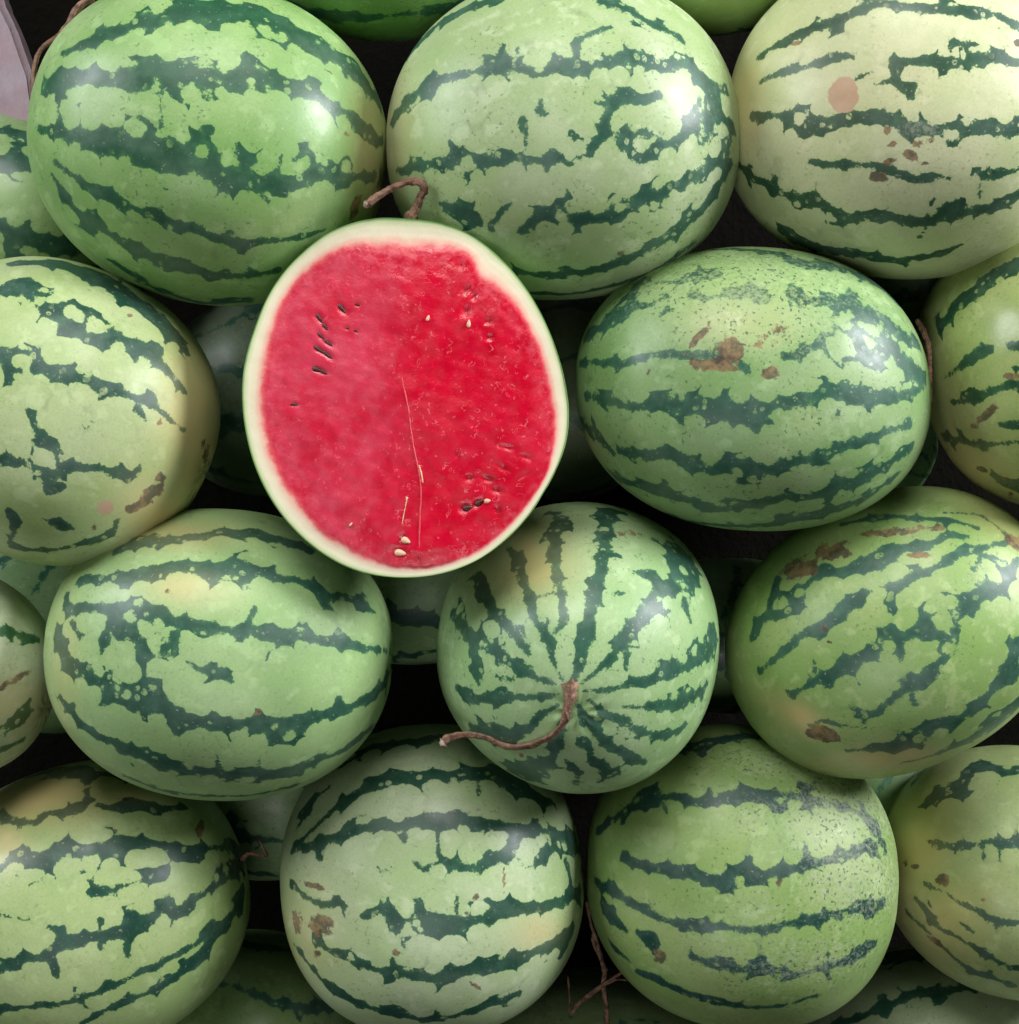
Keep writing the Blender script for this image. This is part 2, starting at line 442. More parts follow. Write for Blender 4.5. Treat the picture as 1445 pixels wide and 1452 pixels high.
zB = (500, 0, 2.58)
mB = melon('pale melon with thin broken stripes, beside the hooked stem of the cut half', (795, 202), (248, 219), 3, 0, 0.0, seed=2, z=zB, egg=0.0,
  mat=skin(2, (182, 196, 150), (158, 184, 116), DKB, fleck=0.7), stripes=[
  [(520,0,40),(440,25,25),(340,70,25),(250,150,30),(190,215,20),(150,290,12)],
  [(150,440,15),(200,370,25),(280,310,45),(350,285,40),(440,265,30),(520,240,65),(590,235,75),(680,275,35),(750,230,50),(820,240,75),(900,235,30),(1000,210,65),(1100,240,55),(1200,235,50),(1270,270,45),(1310,340,40),(1340,420,45),(1385,450,30)],
  [(480,200,20),(500,225,40)], [(605,180,18),(595,220,35)],
  [(820,220,40),(820,160,35),(870,125,20),(940,100,15)],
  [(910,5,35),(1000,30,30),(1080,80,35),(1170,120,25),(1210,150,15)], [(1310,300,20),(1370,340,15)],
  [(160,630,20),(230,615,40),(310,595,45),(400,590,80),(500,590,50),(600,575,55),(700,590,35),(760,560,60),(850,550,60),(920,490,30),(930,420,50),(965,370,45),(1060,370,35),(1110,350,25)],
  [(1000,520,60),(1060,500,90),(1060,550,90),(1150,530,50),(1220,480,45),(1260,400,40),(1270,360,20)], [(1300,380,35),(1310,450,40),(1290,500,30)],
  [(690,365,20),(690,390,30),(680,410,35)], [(630,440,30),(635,520,10),(628,560,14)], [(890,375,12),(925,385,30)],
  [(320,745,20),(390,780,60),(440,815,55)], [(580,745,18),(540,780,25),(505,830,20)],
  [(620,840,25),(680,790,60),(760,795,70),(860,800,50),(960,785,65),(1030,745,65),(1110,710,60),(1180,690,65),(1260,640,45),(1340,590,40),(1380,520,25)],
  [(600,990,25),(700,1010,20),(800,1000,35),(900,985,30),(980,960,35),(1080,910,35),(1160,870,35),(1250,790,35),(1330,700,25),(1380,610,15)],
  [(670,1075,15),(800,1075,12),(950,1045,12),(1100,990,12),(1250,890,12)]],
  islands=[(410,610,24),(800,540,32),(1265,442,25),(1050,530,22),(1095,515,16),(985,760,16),(1180,705,14),(765,790,14)],
  blem=[('y',160,500,50,220,0,0.35), ('s',995,925,20,10,0,0.55), ('f',1300,380,90,200,20,0.25)])

zC = (960, 0, 2.979)
mC = melon('palest yellowish melon with one round pink spot and small tan scars', (1294, 165), (260, 223), 0, 0, 0.0, seed=3, z=zC,
  mat=skin(3, (204, 206, 156), (186, 198, 136), (0.014,0.062,0.036), fleck=0.4), stripes=[
  [(340,245,15),(420,190,25),(520,145,40),(650,95,55),(720,65,35),(800,35,50),(870,15,30),(980,30,40),(1080,40,45),(1220,55,60),(1330,65,50),(1445,110,40)],
  [(350,345,20),(420,315,25),(520,290,30),(620,255,30),(660,235,40),(740,240,35)],
  [(740,345,12),(770,325,20),(825,305,8)],
  [(840,355,10),(915,335,30),(960,265,50),(1060,260,50),(1160,260,70),(1250,250,75),(1340,245,50),(1445,260,50)], [(915,335,30),(940,365,40),(985,375,45)],
  [(1165,180,25),(1165,240,30)], [(1165,175,20),(1205,185,20)],
  [(320,495,40),(420,490,35),(500,490,70),(550,530,85),(620,510,50),(700,500,60),(780,495,60),(860,490,50),(960,540,70),(1060,550,60),(1180,560,80),(1290,540,45),(1380,555,55),(1445,520,60)],
  [(560,680,20),(600,695,35),(680,695,30),(790,700,15),(900,720,45),(1000,760,40),(1090,740,20),(1150,750,8)],
  [(1290,740,50),(1370,735,25),(1445,715,25)], [(1282,780,8),(1275,860,14)],
  [(260,695,20),(320,745,35),(400,785,35),(480,830,45),(580,850,75),(680,900,55),(780,920,50),(870,915,50),(960,925,40),(1060,940,50),(1140,880,70),(1210,895,45),(1290,890,60),(1370,855,45),(1445,820,40)],
  [(1060,950,25),(1030,1000,8)], [(890,870,14),(880,910,30)],
  [(450,965,30),(480,1005,35),(600,1050,30),(700,1060,30),(800,1085,30),(880,1095,30),(980,1095,30),(1100,1070,20),(1200,1035,12)], [(380,945,14),(360,960,20)],
  [(245,830,8),(280,920,10),(340,1010,8)]],
  islands=[(510,500,14),(1165,570,18),(1190,215,25),(1345,95,14)],
  blem=[('p',703,403,68,68,0,1.0), ('s',888,555,16,16,0,0.9), ('s',905,610,22,12,20,0.75), ('s',985,650,34,20,-30,0.85), ('s',900,680,40,14,15,0.75), ('s',850,745,46,24,0,0.85),
        ('s',1020,615,30,26,0,0.7), ('s',1045,690,45,14,10,0.6), ('s',1075,600,14,22,-30,0.6), ('f',1035,545,90,34,0,0.9), ('y',290,420,70,180,0,0.7), ('y',600,300,400,300,0,0.2),
        ('s',505,183,26,7,10,0.75), ('s',1445,180,20,14,0,0.9)])

zD = (0, 340, 3.025)
mD = melon('pale melon with yellow end and rusty speckles, below the bright green melon', (84, 584), (224, 208), -22, 0, -0.012, seed=4, z=zD,
  mat=skin(4, (178, 194, 132), (158, 184, 104), (0.014,0.060,0.038), lobe=0.9, fleck=0.25), stripes=[
  [(100,95,20),(200,95,35),(300,110,40),(410,160,60),(540,240,60),(650,310,50),(740,400,50),(800,480,25)],
  [(0,210,40),(100,215,60),(180,260,80),(280,320,100),(370,340,100),(450,400,80),(540,430,65),(620,470,60),(690,540,40),(750,600,40),(800,660,20)],
  [(0,500,75),(90,520,110),(200,555,70),(320,590,55),(420,625,60),(520,660,50),(620,690,45),(700,745,30),(790,820,25)], [(590,720,50),(625,770,20)],
  [(125,740,35),(150,800,35),(200,860,40),(230,910,30),(250,960,40)],
  [(0,945,60),(90,955,60),(190,970,60),(300,975,65),(400,975,50),(480,990,45),(560,1010,35),(600,970,20)], [(200,1050,30),(220,1080,35),(265,1060,20)], [(190,1000,25),(200,1050,14)],
  [(35,1160,30),(50,1200,40),(60,1250,35),(50,1300,40),(130,1330,20),(240,1330,15),(360,1300,25),(470,1260,25),(500,1210,30)], [(240,1210,45),(310,1240,15)], [(350,790,10),(370,810,14),(395,785,8)]],
  islands=[(200,265,28),(310,320,40),(415,370,40),(190,925,42),(120,525,18),(80,515,18)],
  blem=[('y',860,800,120,330,0,0.95), ('y',700,1200,160,120,-40,0.85), ('s',685,1020,24,18,0,0.95), ('s',660,1080,50,26,40,0.85), ('s',610,1130,60,22,30,0.85), ('s',560,1155,22,22,0,0.8),
        ('s',690,780,22,24,0,0.55), ('p',455,1150,34,30,0,0.9), ('s',405,1230,18,30,0,0.55), ('s',555,325,12,8,0,0.8), ('s',880,920,20,80,0,0.6), ('f',200,130,260,60,-12,0.2)])

zE = (790, 330, 2.206)
mE = melon('deep green melon with a brown scar and rough scurf on its upper side', (1063, 553), (247, 200), -2, 0, -0.012, seed=5, z=zE, p=2.18,
  mat=skin(5, (146, 176, 112), (126, 164, 92), DKB, lobe=1.15, fleck=0.8, frost=(158, 178, 112), fam=0.6, speck=(52, 88, 56)), stripes=[
  [(330,155,15),(400,150,15),(470,130,45),(500,140,15)], [(720,80,25),(780,100,25),(880,110,25),(980,150,25),(1060,210,20),(1110,260,15)],
  [(250,70,10),(400,58,12),(560,52,12),(700,65,14)],
  [(90,330,15),(150,285,30),(220,240,35),(290,225,15),(340,200,15)], [(320,260,10),(345,240,20)], [(430,195,25),(480,205,15),(560,180,35),(610,185,50),(640,215,30)],
  [(740,190,50),(800,215,40),(900,220,60),(970,250,45),(1050,300,35),(1120,345,25)], [(245,170,25),(240,190,25)], [(912,180,14),(910,210,40)],
  [(70,410,20),(130,405,25),(200,410,35),(270,390,20),(330,380,25),(420,385,30),(500,385,40),(560,400,35),(590,430,15)],
  [(710,385,30),(780,370,30),(850,320,20),(920,320,30),(980,360,90),(1050,370,50),(1110,430,50),(1150,460,20)], [(830,350,15),(860,395,10),(930,385,20)],
  [(90,510,25),(160,525,35),(240,545,30),(330,530,40),(400,540,60),(500,550,70),(600,560,60),(700,535,45),(800,510,40),(850,490,60),(950,510,70),(1040,515,50),(1110,500,30),(1145,480,15)], [(615,570,40),(625,620,12)],
  [(80,600,20),(130,640,25),(170,680,15)], [(195,680,20),(240,690,40),(310,695,30),(400,710,50),(480,745,35),(550,720,60),(640,745,50),(720,720,40),(800,705,40),(900,665,35),(1000,635,30),(1100,600,20)],
  [(190,770,15),(250,790,20),(330,810,40),(420,835,30),(500,860,25),(600,855,25),(700,830,30),(800,825,20),(870,800,45),(960,765,40),(1050,715,25),(1110,670,20)],
  [(300,870,15),(400,900,15),(520,915,15),(640,915,15),(760,890,25),(850,870,20),(960,830,20),(1060,760,15)]],
  islands=[(885,355,40),(985,345,12)],
  blem=[('s',545,372,40,34,-10,0.95), ('s',435,335,56,10,50,0.9), ('s',485,415,66,18,-6,1.0), ('s',668,438,32,20,10,0.85), ('s',650,335,100,34,12,0.52), ('f',560,180,330,120,0,0.85),
        ('f',620,300,280,90,0,0.75), ('f',960,200,130,60,-30,0.4), ('f',780,590,70,60,0,0.6), ('s',290,440,22,30,0,0.5), ('y',560,280,120,60,0,0.35), ('y',80,680,40,60,0,0.6)])

zF = (540, 690, 2.676)
mF = melon('round melon with its stem end and long reddish stem facing outward', (820, 911), (232, 197), -97, 72, -0.045, seed=6, z=zF, p=2.05, third=202,
  mat=skin(6, (168, 196, 136), (144, 182, 112), DKB, lobe=1.05), stripes=[
  [(690,735,12),(650,650,20),(640,590,40),(590,510,40),(565,440,40),(530,330,45),(510,260,35),(490,235,30)],
  [(650,560,15),(690,520,35),(690,440,40),(670,340,45),(660,250,55),(670,150,60),(670,100,50)], [(590,420,10),(650,405,12)],
  [(730,730,25),(760,650,40),(790,550,50),(800,460,55),(820,370,55),(840,290,60),(850,210,75),(860,130,70),(880,90,50)],
  [(760,750,12),(830,690,25),(890,630,50),(930,560,60),(1000,480,70),(1060,410,80),(1110,370,90),(1150,300,90),(1140,240,30)], [(1070,380,50),(1030,340,40),(960,325,15)], [(1150,430,30),(1175,510,10)], [(930,640,25),(930,690,10)],
  [(770,775,15),(870,770,20),(950,745,35),(1030,725,60),(1110,700,50),(1180,670,45),(1230,620,50),(1265,560,35)],
  [(920,835,15),(1000,835,30),(1080,825,50),(1140,815,50),(1200,790,30),(1240,750,15)],
  [(790,810,15),(850,860,30),(920,890,40),(1000,930,40),(1080,945,40),(1150,910,20)],
  [(755,830,20),(790,890,35),(850,960,50),(920,1010,50),(1000,1050,30)],
  [(695,880,25),(670,970,50),(640,1040,60),(570,1080,60),(510,1085,40)], [(770,960,40),(790,990,20),(820,1050,45),(880,1090,50)], [(700,1040,15),(745,1075,30),(740,1130,25)],
  [(670,830,12),(620,860,25),(560,910,45),(490,945,60),(420,930,50),(340,910,20)],
  [(670,785,12),(600,800,25),(520,800,40),(430,800,50),(350,800,50),(290,770,25)],
  [(665,750,15),(590,725,40),(520,690,50),(450,640,60),(370,590,55),(310,530,45),(270,480,30)], [(350,620,50),(365,690,40),(370,750,15)],
  [(565,635,20),(520,580,40),(470,510,50),(420,460,60),(380,390,50),(360,340,35)], [(440,720,15),(470,728,28),(500,730,8)], [(880,410,8),(900,405,20),(920,405,8)]],
  islands=[(1140,310,18),(1080,440,24),(1150,370,16),(850,165,14),(380,590,12)],
  blem=[('y',570,270,120,110,0,0.9), ('y',440,320,90,90,0,0.6), ('s',950,180,60,20,0,0.5), ('s',535,1020,8,10,0,0.8)])

zG = (0, 700, 2.408)
mG = melon('large smooth melon under the lower rim of the cut half', (317, 927), (242, 203), -4, 0, -0.03, seed=7, z=zG,
  mat=skin(7, (160, 194, 122), (142, 180, 106), DKB, lobe=0.9, fleck=0.35), stripes=[
  [(420,190,20),(520,160,30),(640,150,35),(750,130,25),(850,130,25),(950,155,35),(1040,185,20)],
  [(270,295,25),(350,290,30),(420,290,45),(500,270,50),(600,250,40),(700,270,50),(800,250,70),(880,265,50),(960,290,30),(1060,310,45),(1130,350,40),(1220,365,35),(1280,405,12)],
  [(220,390,45),(300,390,35),(380,400,50),(440,430,100),(540,430,80),(640,440,45),(740,460,40),(840,470,45),(930,490,70),(1030,490,50),(1130,510,50),(1230,525,35),(1330,540,25)],
  [(380,450,60),(420,475,60),(480,495,50),(560,530,60),(590,480,50)], [(640,575,15),(680,600,20),(740,610,50),(790,640,15)], [(850,440,25),(870,390,25)], [(365,480,30),(345,545,15)], [(245,440,14),(275,490,18)],
  [(195,480,25),(230,570,45),(300,620,50),(370,660,75),(460,700,90),(560,730,75),(640,775,60),(740,790,60),(840,790,60),(930,800,70),(1030,785,65),(1130,750,40),(1230,715,35),(1300,660,25),(1325,620,15)], [(380,610,14),(380,650,40)],
  [(210,700,15),(280,790,25),(380,850,25),(430,870,50),(530,905,55),(640,940,35),(750,955,40),(850,960,35),(960,950,35),(1060,920,25),(1160,880,15),(1270,800,15)], [(742,890,8),(745,940,20)], [(885,910,8),(882,950,20)],
  [(430,965,10),(560,1015,12),(700,1030,10),(850,1030,10),(1000,1000,10)]],
  islands=[(510,487,40),(440,420,10),(400,680,12),(430,690,10),(930,805,16),(620,770,14)],
  blem=[('y',640,320,130,50,-5,0.55), ('y',220,600,40,200,0,0.35), ('s',570,330,40,14,0,0.45), ('s',880,745,22,8,30,0.7), ('y',560,140,200,40,0,0.6)])

zH = (1000, 690, 3.247)
mH = melon('slanting melon with brown russet streak above and orange oval sore at its end', (1262, 893), (238, 190), 30, 16, -0.062, seed=8, z=zH, egg=-0.03,
  mat=skin(8, (164, 184, 108), (134, 170, 84), DKB, lobe=0.8, fleck=0.5), stripes=[
  [(640,170,20),(750,150,30),(850,135,30),(950,145,30),(1050,150,35),(1150,160,25),(1250,190,15)], [(1100,120,10),(1250,130,12),(1340,180,12),(1390,230,10)],
  [(215,690,15),(260,620,40),(330,590,50),(420,540,50),(450,470,40),(530,400,60),(640,380,55),(740,340,55),(840,300,50),(950,270,50),(1050,255,40),(1130,225,35),(1210,230,15)],
  [(250,850,40),(330,790,40),(420,700,70),(540,640,50),(620,610,50),(680,540,70),(760,500,60),(870,460,80),(980,410,60),(1080,360,50),(1150,320,50),(1250,290,45),(1340,265,35),(1400,250,20)],
  [(400,960,40),(480,910,40),(560,870,60),(650,820,100),(740,770,70),(850,730,60),(950,680,80),(1040,620,90),(1130,600,100),(1210,550,100),(1270,510,110),(1340,460,80),(1400,390,60),(1440,330,40)], [(890,740,50),(900,800,25)],
  [(1250,480,40),(1250,350,30),(1300,320,20),(1370,340,20),(1400,360,20)], [(1160,640,60),(1130,760,30),(1060,830,60)],
  [(700,1050,40),(780,1040,50),(870,970,50),(950,920,50),(1030,870,70),(1080,820,60)], [(950,960,30),(965,1000,15)], [(730,1090,20),(740,1060,20)], [(740,1110,14),(620,1100,15),(540,1080,15),(480,1100,20)], [(500,800,12),(505,850,20)],
  [(650,1215,15),(720,1212,15),(780,1200,45),(880,1180,40),(990,1150,55),(1060,1110,45),(1150,1080,45),(1230,1020,60),(1300,960,60),(1360,900,60),(1420,800,70),(1445,740,60)],
  [(900,1275,10),(1040,1240,15),(1140,1200,20),(1250,1150,40),(1340,1080,40),(1445,980,25)], [(330,430,30),(300,540,25)]],
  islands=[(820,500,16),(760,515,13),(425,495,22),(355,535,22),(1090,625,30),(1130,700,25),(1110,745,22),(1295,540,18),(1310,390,50),(850,735,16),(980,1165,16)],
  blem=[('s',440,380,90,50,20,0.75), ('s',590,300,90,50,15,0.72), ('s',900,205,240,22,5,0.68), ('s',990,315,60,16,0,0.75), ('s',545,1140,60,26,-12,1.4), ('y',430,1060,120,50,-30,1.0), ('y',800,1250,200,40,5,0.9),
        ('s',550,655,18,12,-40,0.9), ('s',570,715,14,8,-40,0.7), ('s',1420,255,60,26,-35,0.8), ('y',1380,180,160,60,-30,0.35)])

zJ = (0, 1030, 3.44)
mJ = melon('melon with yellowed upper flank and small twig at its stem end', (119, 1283), (232, 199), 17, 0, -0.115, seed=9, z=zJ,
  mat=skin(9, (174, 194, 124), (154, 184, 104), (0.012,0.056,0.036), lobe=0.75, fleck=0.3), stripes=[
  [(60,220,30),(200,210,40),(380,230,60),(425,310,45),(400,390,70),(330,420,40),(240,420,30),(170,465,50),(60,460,50),(0,410,25)], [(560,235,30),(640,250,25),(720,280,15)],
  [(470,385,25),(560,400,50),(660,390,35),(760,405,35),(840,395,30),(890,390,40)],
  [(0,690,60),(90,650,70),(200,645,90),(320,615,100),(440,610,80),(560,580,90),(650,580,80),(760,570,55),(860,590,60),(960,600,65),(1060,590,40),(1160,590,25)],
  [(430,810,30),(510,800,70),(580,780,30),(670,760,20),(740,735,90),(780,735,80)],
  [(0,1190,60),(100,1140,60),(200,1130,60),(290,1060,90),(400,1040,70),(490,1020,90),(580,1010,110),(660,960,80),(760,920,60),(830,850,70),(860,900,50),(960,840,50),(1050,780,60),(1130,720,45),(1190,660,25)], [(260,1150,50),(280,1220,20)], [(240,975,15),(300,1000,50)], [(490,950,40),(490,1080,50)], [(610,1060,40),(620,1120,12)],
  [(0,1380,60),(100,1370,40),(230,1360,25),(340,1345,40),(410,1320,60),(520,1280,40),(640,1220,35),(760,1170,40),(860,1115,15),(960,1060,40),(1010,1000,50),(1030,970,25)],
  [(400,1450,40),(500,1390,40),(620,1340,40),(740,1290,45),(860,1220,45),(950,1140,70),(1020,1060,50),(1100,970,40),(1160,880,25),(1190,800,15)], [(0,920,20),(60,930,14),(140,945,10)], [(140,775,8),(200,745,10)]],
  islands=[(795,940,34),(60,700,14)],
  blem=[('y',160,340,260,110,0,0.95), ('y',0,560,120,100,0,0.7), ('y',600,340,200,50,0,0.4), ('s',975,500,16,46,-12,0.95), ('s',560,508,20,8,0,0.7), ('s',630,352,60,14,0,0.55)])

zK = (330, 1010, 2.726)
mK = melon('pale rounded melon with reddish flecks on its whitish end', (616, 1242), (215, 212), 4, 0, -0.12, seed=10, z=zK, p=2.2,
  mat=skin(10, (186, 202, 156), (166, 192, 126), (0.014,0.064,0.040), lobe=0.8, fleck=0.45), stripes=[
  [(430,200,20),(560,130,25),(700,110,30),(800,100,25)], [(250,450,12),(300,350,20),(370,290,15)],
  [(240,520,15),(300,460,15),(390,375,25),(450,335,35),(540,285,40),(620,255,50),(720,250,50),(830,245,50),(930,240,45),(1040,265,50),(1130,295,50),(1210,340,35)], [(950,270,14),(950,320,10)],
  [(230,540,15),(330,500,25),(430,475,40),(530,445,50),(620,440,50),(720,420,50),(790,420,80),(880,415,60),(980,430,45),(1080,440,50),(1180,455,50),(1290,480,40),(1340,530,25)], [(330,500,20),(335,550,25)],
  [(790,460,20),(795,520,18),(800,560,30),(840,590,50),(900,600,50),(980,580,30),(1040,550,60),(1080,500,70),(1070,450,30)], [(740,600,40),(700,580,15)], [(800,580,25),(740,600,25)], [(1100,560,14),(1140,600,15),(1200,560,60),(1235,510,40)], [(560,600,10),(580,620,10),(610,600,8)],
  [(230,660,15),(280,710,25),(340,740,35),(420,740,30),(430,790,15)],
  [(505,790,30),(580,760,50),(630,810,60),(660,860,60),(720,840,60),(800,820,70),(900,810,70),(1000,790,60),(1080,760,70),(1170,760,50),(1260,730,50),(1340,690,35)], [(710,730,40),(720,800,40)], [(655,880,30),(660,905,14)], [(865,720,12),(865,790,20)], [(1300,600,15),(1310,680,12)],
  [(330,870,30),(370,920,30),(450,940,50),(540,990,45),(640,1010,45),(740,1030,50),(830,1010,55),(930,1000,45),(1040,975,50),(1130,940,50),(1230,905,45),(1310,850,30)],
  [(240,900,12),(300,980,18),(360,1050,25),(440,1100,30),(530,1140,25),(620,1165,25),(720,1185,30),(830,1180,25),(940,1150,25),(1030,1120,25),(1100,1090,20)]],
  islands=[(675,840,18),(720,815,20),(1232,510,12),(450,945,12)],
  blem=[('s',310,670,60,12,-15,0.72), ('s',250,810,20,50,0,0.7), ('s',340,820,50,40,-30,0.75), ('s',330,935,16,16,0,0.7), ('s',635,930,20,18,0,0.6), ('s',940,715,18,14,0,0.55), ('s',935,1055,34,5,-35,0.95), ('s',1048,660,5,60,0,0.8),
        ('y',260,850,130,160,0,0.35), ('y',1180,850,90,60,0,0.5), ('f',330,620,160,120,0,0.28), ('s',905,775,12,16,0,0.6)])

zL = (800, 1010, 2.89)
mL = melon('olive green melon dusted with frosty grey scurf on one flank', (1050, 1238), (217, 209), -4, 0, -0.12, seed=11, z=zL, p=2.2,
  mat=skin(11, (148, 172, 96), (128, 162, 78), (0.012,0.050,0.036), lobe=0.85, soft=1.6), stripes=[
  [(470,160,25),(560,140,40),(660,110,40),(760,100,30)],
  [(140,490,15),(200,440,25),(260,395,35),(330,375,30),(400,350,50),(480,350,55),(550,375,60),(640,350,70),(740,340,70),(850,345,55),(950,345,55),(1040,370,50),(1130,390,35),(1200,410,30),(1250,440,30),(1290,490,30)], [(270,380,25),(310,330,25),(380,320,30),(400,350,30)], [(410,370,25),(415,410,12)],
  [(240,600,30),(300,620,45),(380,640,40),(460,645,60),(550,680,60),(640,695,70),(740,680,80),(840,665,60),(940,640,65),(1040,620,60),(1130,590,60),(1220,560,60),(1310,530,40)], [(990,540,8),(985,600,14)],
  [(130,700,20),(210,740,35),(290,790,30),(380,840,30),(470,870,35),(570,880,45),(680,885,40),(800,890,30),(900,870,45),(1000,850,45),(1090,840,40),(1200,800,60),(1300,790,50)],
  [(170,800,25),(210,860,35),(250,890,20)], [(300,900,20),(360,950,40),(370,990,20)], [(520,1000,30),(620,1030,50),(720,1055,55),(830,1050,50),(920,1080,45),(1020,1060,30),(1150,1020,50),(1250,960,50)],
  [(340,1080,25),(430,1120,25),(540,1160,30),(640,1190,35),(760,1210,20),(900,1200,15),(1030,1160,15)], [(200,960,15),(260,1010,10)], [(1220,380,20),(1240,450,20),(1290,520,20)]],
  islands=[(345,352,24),(720,690,14),(880,370,16),(890,1070,16)],
  blem=[('f',1130,420,230,170,0,1.0), ('f',1180,680,180,160,0,0.95), ('f',900,200,260,80,-5,0.8), ('f',780,430,90,90,0,0.7), ('f',1000,1030,300,110,10,0.75), ('f',800,800,200,110,0,0.5), ('s',385,1000,36,30,0,0.75), ('s',880,700,18,18,0,0.6), ('f',720,1000,300,140,0,0.45)])

zM = (1150, 1000, 3.214)
mM = melon('dull olive melon with tan freckled end beside the frosty melon', (1445, 1232), (192, 174), -6, 0, -0.165, seed=12, z=zM,
  mat=skin(12, (158, 174, 106), (138, 160, 88), (0.014,0.056,0.034), lobe=0.9, fleck=0.4), stripes=[
  [(540,430,40),(600,390,60),(700,360,50),(740,290,50),(820,280,50),(900,310,45),(948,290,40)], [(470,350,15),(510,300,15)],
  [(570,630,25),(650,640,45),(750,635,30),(820,620,50),(900,640,60),(948,630,60)], [(785,650,25),(788,690,8)],
  [(520,815,10),(620,860,12),(700,910,25),(780,950,25),(860,985,40),(948,990,35)],
  [(480,880,8),(580,1010,35),(640,1040,25),(720,1090,20),(820,1150,40),(900,1190,30),(948,1200,25)], [(680,990,10),(740,1030,10)], [(820,1120,14),(830,1160,20)],
  [(440,950,8),(540,1040,15),(620,1120,20),(700,1190,20),(800,1235,25),(900,1270,15)]],
  blem=[('y',480,700,110,260,-15,0.9), ('y',600,1000,150,160,-40,0.6), ('s',600,800,34,34,0,0.78), ('s',470,735,26,14,0,0.8), ('s',430,720,10,16,0,0.8), ('s',540,620,14,10,0,0.7), ('s',570,1080,60,14,-35,0.75), ('s',785,885,14,12,0,0.7), ('s',545,915,26,6,-60,0.7)])

mN = melon('olive melon with bright glint and brown scratches, touching the scarred melon', (1500, 517), (190, 207), 20, 0, -0.03, seed=13, z=zE,
  mat=skin(13, (170, 182, 106), (148, 168, 86), (0.016,0.062,0.030), rough=0.32, fleck=0.4), stripes=[
  [(1200,290,25),(1250,230,35),(1310,180,45),(1370,130,50),(1445,90,40)], [(1210,455,10),(1260,420,25),(1310,380,50),(1345,370,30)], [(1420,355,30),(1460,355,40)],
  [(1240,530,25),(1300,510,35),(1370,490,25),(1445,475,50)], [(1210,640,15),(1280,655,25),(1360,660,20),(1445,655,12)], [(1390,600,25),(1445,600,30)], [(1390,780,30),(1445,800,40)]],
  blem=[('s',1340,570,50,14,45,0.9), ('s',1425,450,30,12,0,0.7), ('s',1330,740,16,8,-20,0.8), ('s',1420,820,12,12,0,0.7), ('y',1270,740,110,90,-30,0.95), ('y',1240,660,60,120,0,0.5), ('s',1400,770,16,10,0,0.6), ('s',1215,700,10,30,0,0.7)])

mI = melon('whitish melon with muddy scuff, tucked between two melons at the heap edge', (-92, 947), (168, 150), -20, 0, -0.035, seed=14, z=zG,
  mat=skin(14, (196, 204, 164), (176, 194, 140), (0.02,0.09,0.03), fleck=0.3), stripes=[
  [(0,470,35),(60,480,40),(130,500,20)], [(0,800,15),(60,770,50),(110,740,20)], [(0,880,12),(80,840,12)]],
  blem=[('s',40,640,90,16,25,0.62), ('y',60,720,120,80,0,0.5), ('f',40,600,100,100,0,0.3)])

mP = melon('dark green melon behind the two uppermost big melons', (545, -152), (225, 196), 4, 0, -0.03, seed=15, mat=skin(15, (108, 160, 70), (92, 146, 58), DK), nback=9, bw=0.010)
mQ = melon('yellow green melon wedged between two pale melons', (1012, -160), (215, 202), 2, 0, -0.03, seed=16, mat=skin(16, (160, 190, 104), (136, 176, 80), DKB), nback=10, bw=0.006)
mR = melon('greyish striped melon half hidden behind the bright green melon, near the board', (-8, 318), (170, 150), -15, 0, -0.14, seed=17, mat=skin(17, (158, 184, 122), (140, 174, 104), DKB), sub=ICO6, nback=12, bw=0.012)

# second layer, seen only through the gaps
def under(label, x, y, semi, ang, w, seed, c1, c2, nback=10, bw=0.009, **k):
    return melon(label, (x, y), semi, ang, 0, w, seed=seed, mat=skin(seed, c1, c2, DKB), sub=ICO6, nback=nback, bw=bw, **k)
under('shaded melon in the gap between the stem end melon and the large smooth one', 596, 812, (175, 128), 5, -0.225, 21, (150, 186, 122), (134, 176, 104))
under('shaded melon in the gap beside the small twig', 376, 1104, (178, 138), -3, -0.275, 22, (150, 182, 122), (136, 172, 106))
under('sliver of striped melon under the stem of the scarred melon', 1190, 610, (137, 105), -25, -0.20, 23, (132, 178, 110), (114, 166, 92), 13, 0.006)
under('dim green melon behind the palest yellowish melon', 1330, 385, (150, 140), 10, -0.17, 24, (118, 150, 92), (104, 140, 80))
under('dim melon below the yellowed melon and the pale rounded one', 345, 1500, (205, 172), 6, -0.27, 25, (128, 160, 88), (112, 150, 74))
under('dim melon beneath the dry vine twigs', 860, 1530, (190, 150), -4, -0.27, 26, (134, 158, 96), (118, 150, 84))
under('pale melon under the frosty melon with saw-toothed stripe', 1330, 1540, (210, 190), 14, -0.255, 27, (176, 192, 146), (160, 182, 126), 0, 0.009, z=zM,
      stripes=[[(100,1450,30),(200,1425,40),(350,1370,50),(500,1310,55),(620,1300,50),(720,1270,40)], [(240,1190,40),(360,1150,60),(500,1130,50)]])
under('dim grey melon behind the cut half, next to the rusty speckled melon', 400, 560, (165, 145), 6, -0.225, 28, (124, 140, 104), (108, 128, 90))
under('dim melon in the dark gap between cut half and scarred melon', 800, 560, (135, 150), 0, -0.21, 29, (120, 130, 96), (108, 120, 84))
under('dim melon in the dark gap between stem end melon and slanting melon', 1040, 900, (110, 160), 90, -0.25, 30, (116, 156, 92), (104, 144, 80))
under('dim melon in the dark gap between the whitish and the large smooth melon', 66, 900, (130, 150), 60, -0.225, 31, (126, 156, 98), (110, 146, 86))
under('dim melon in the gap beside the tan freckled melon', 1255, 1150, (120, 140), 80, -0.29, 32, (106, 136, 82), (94, 128, 72))

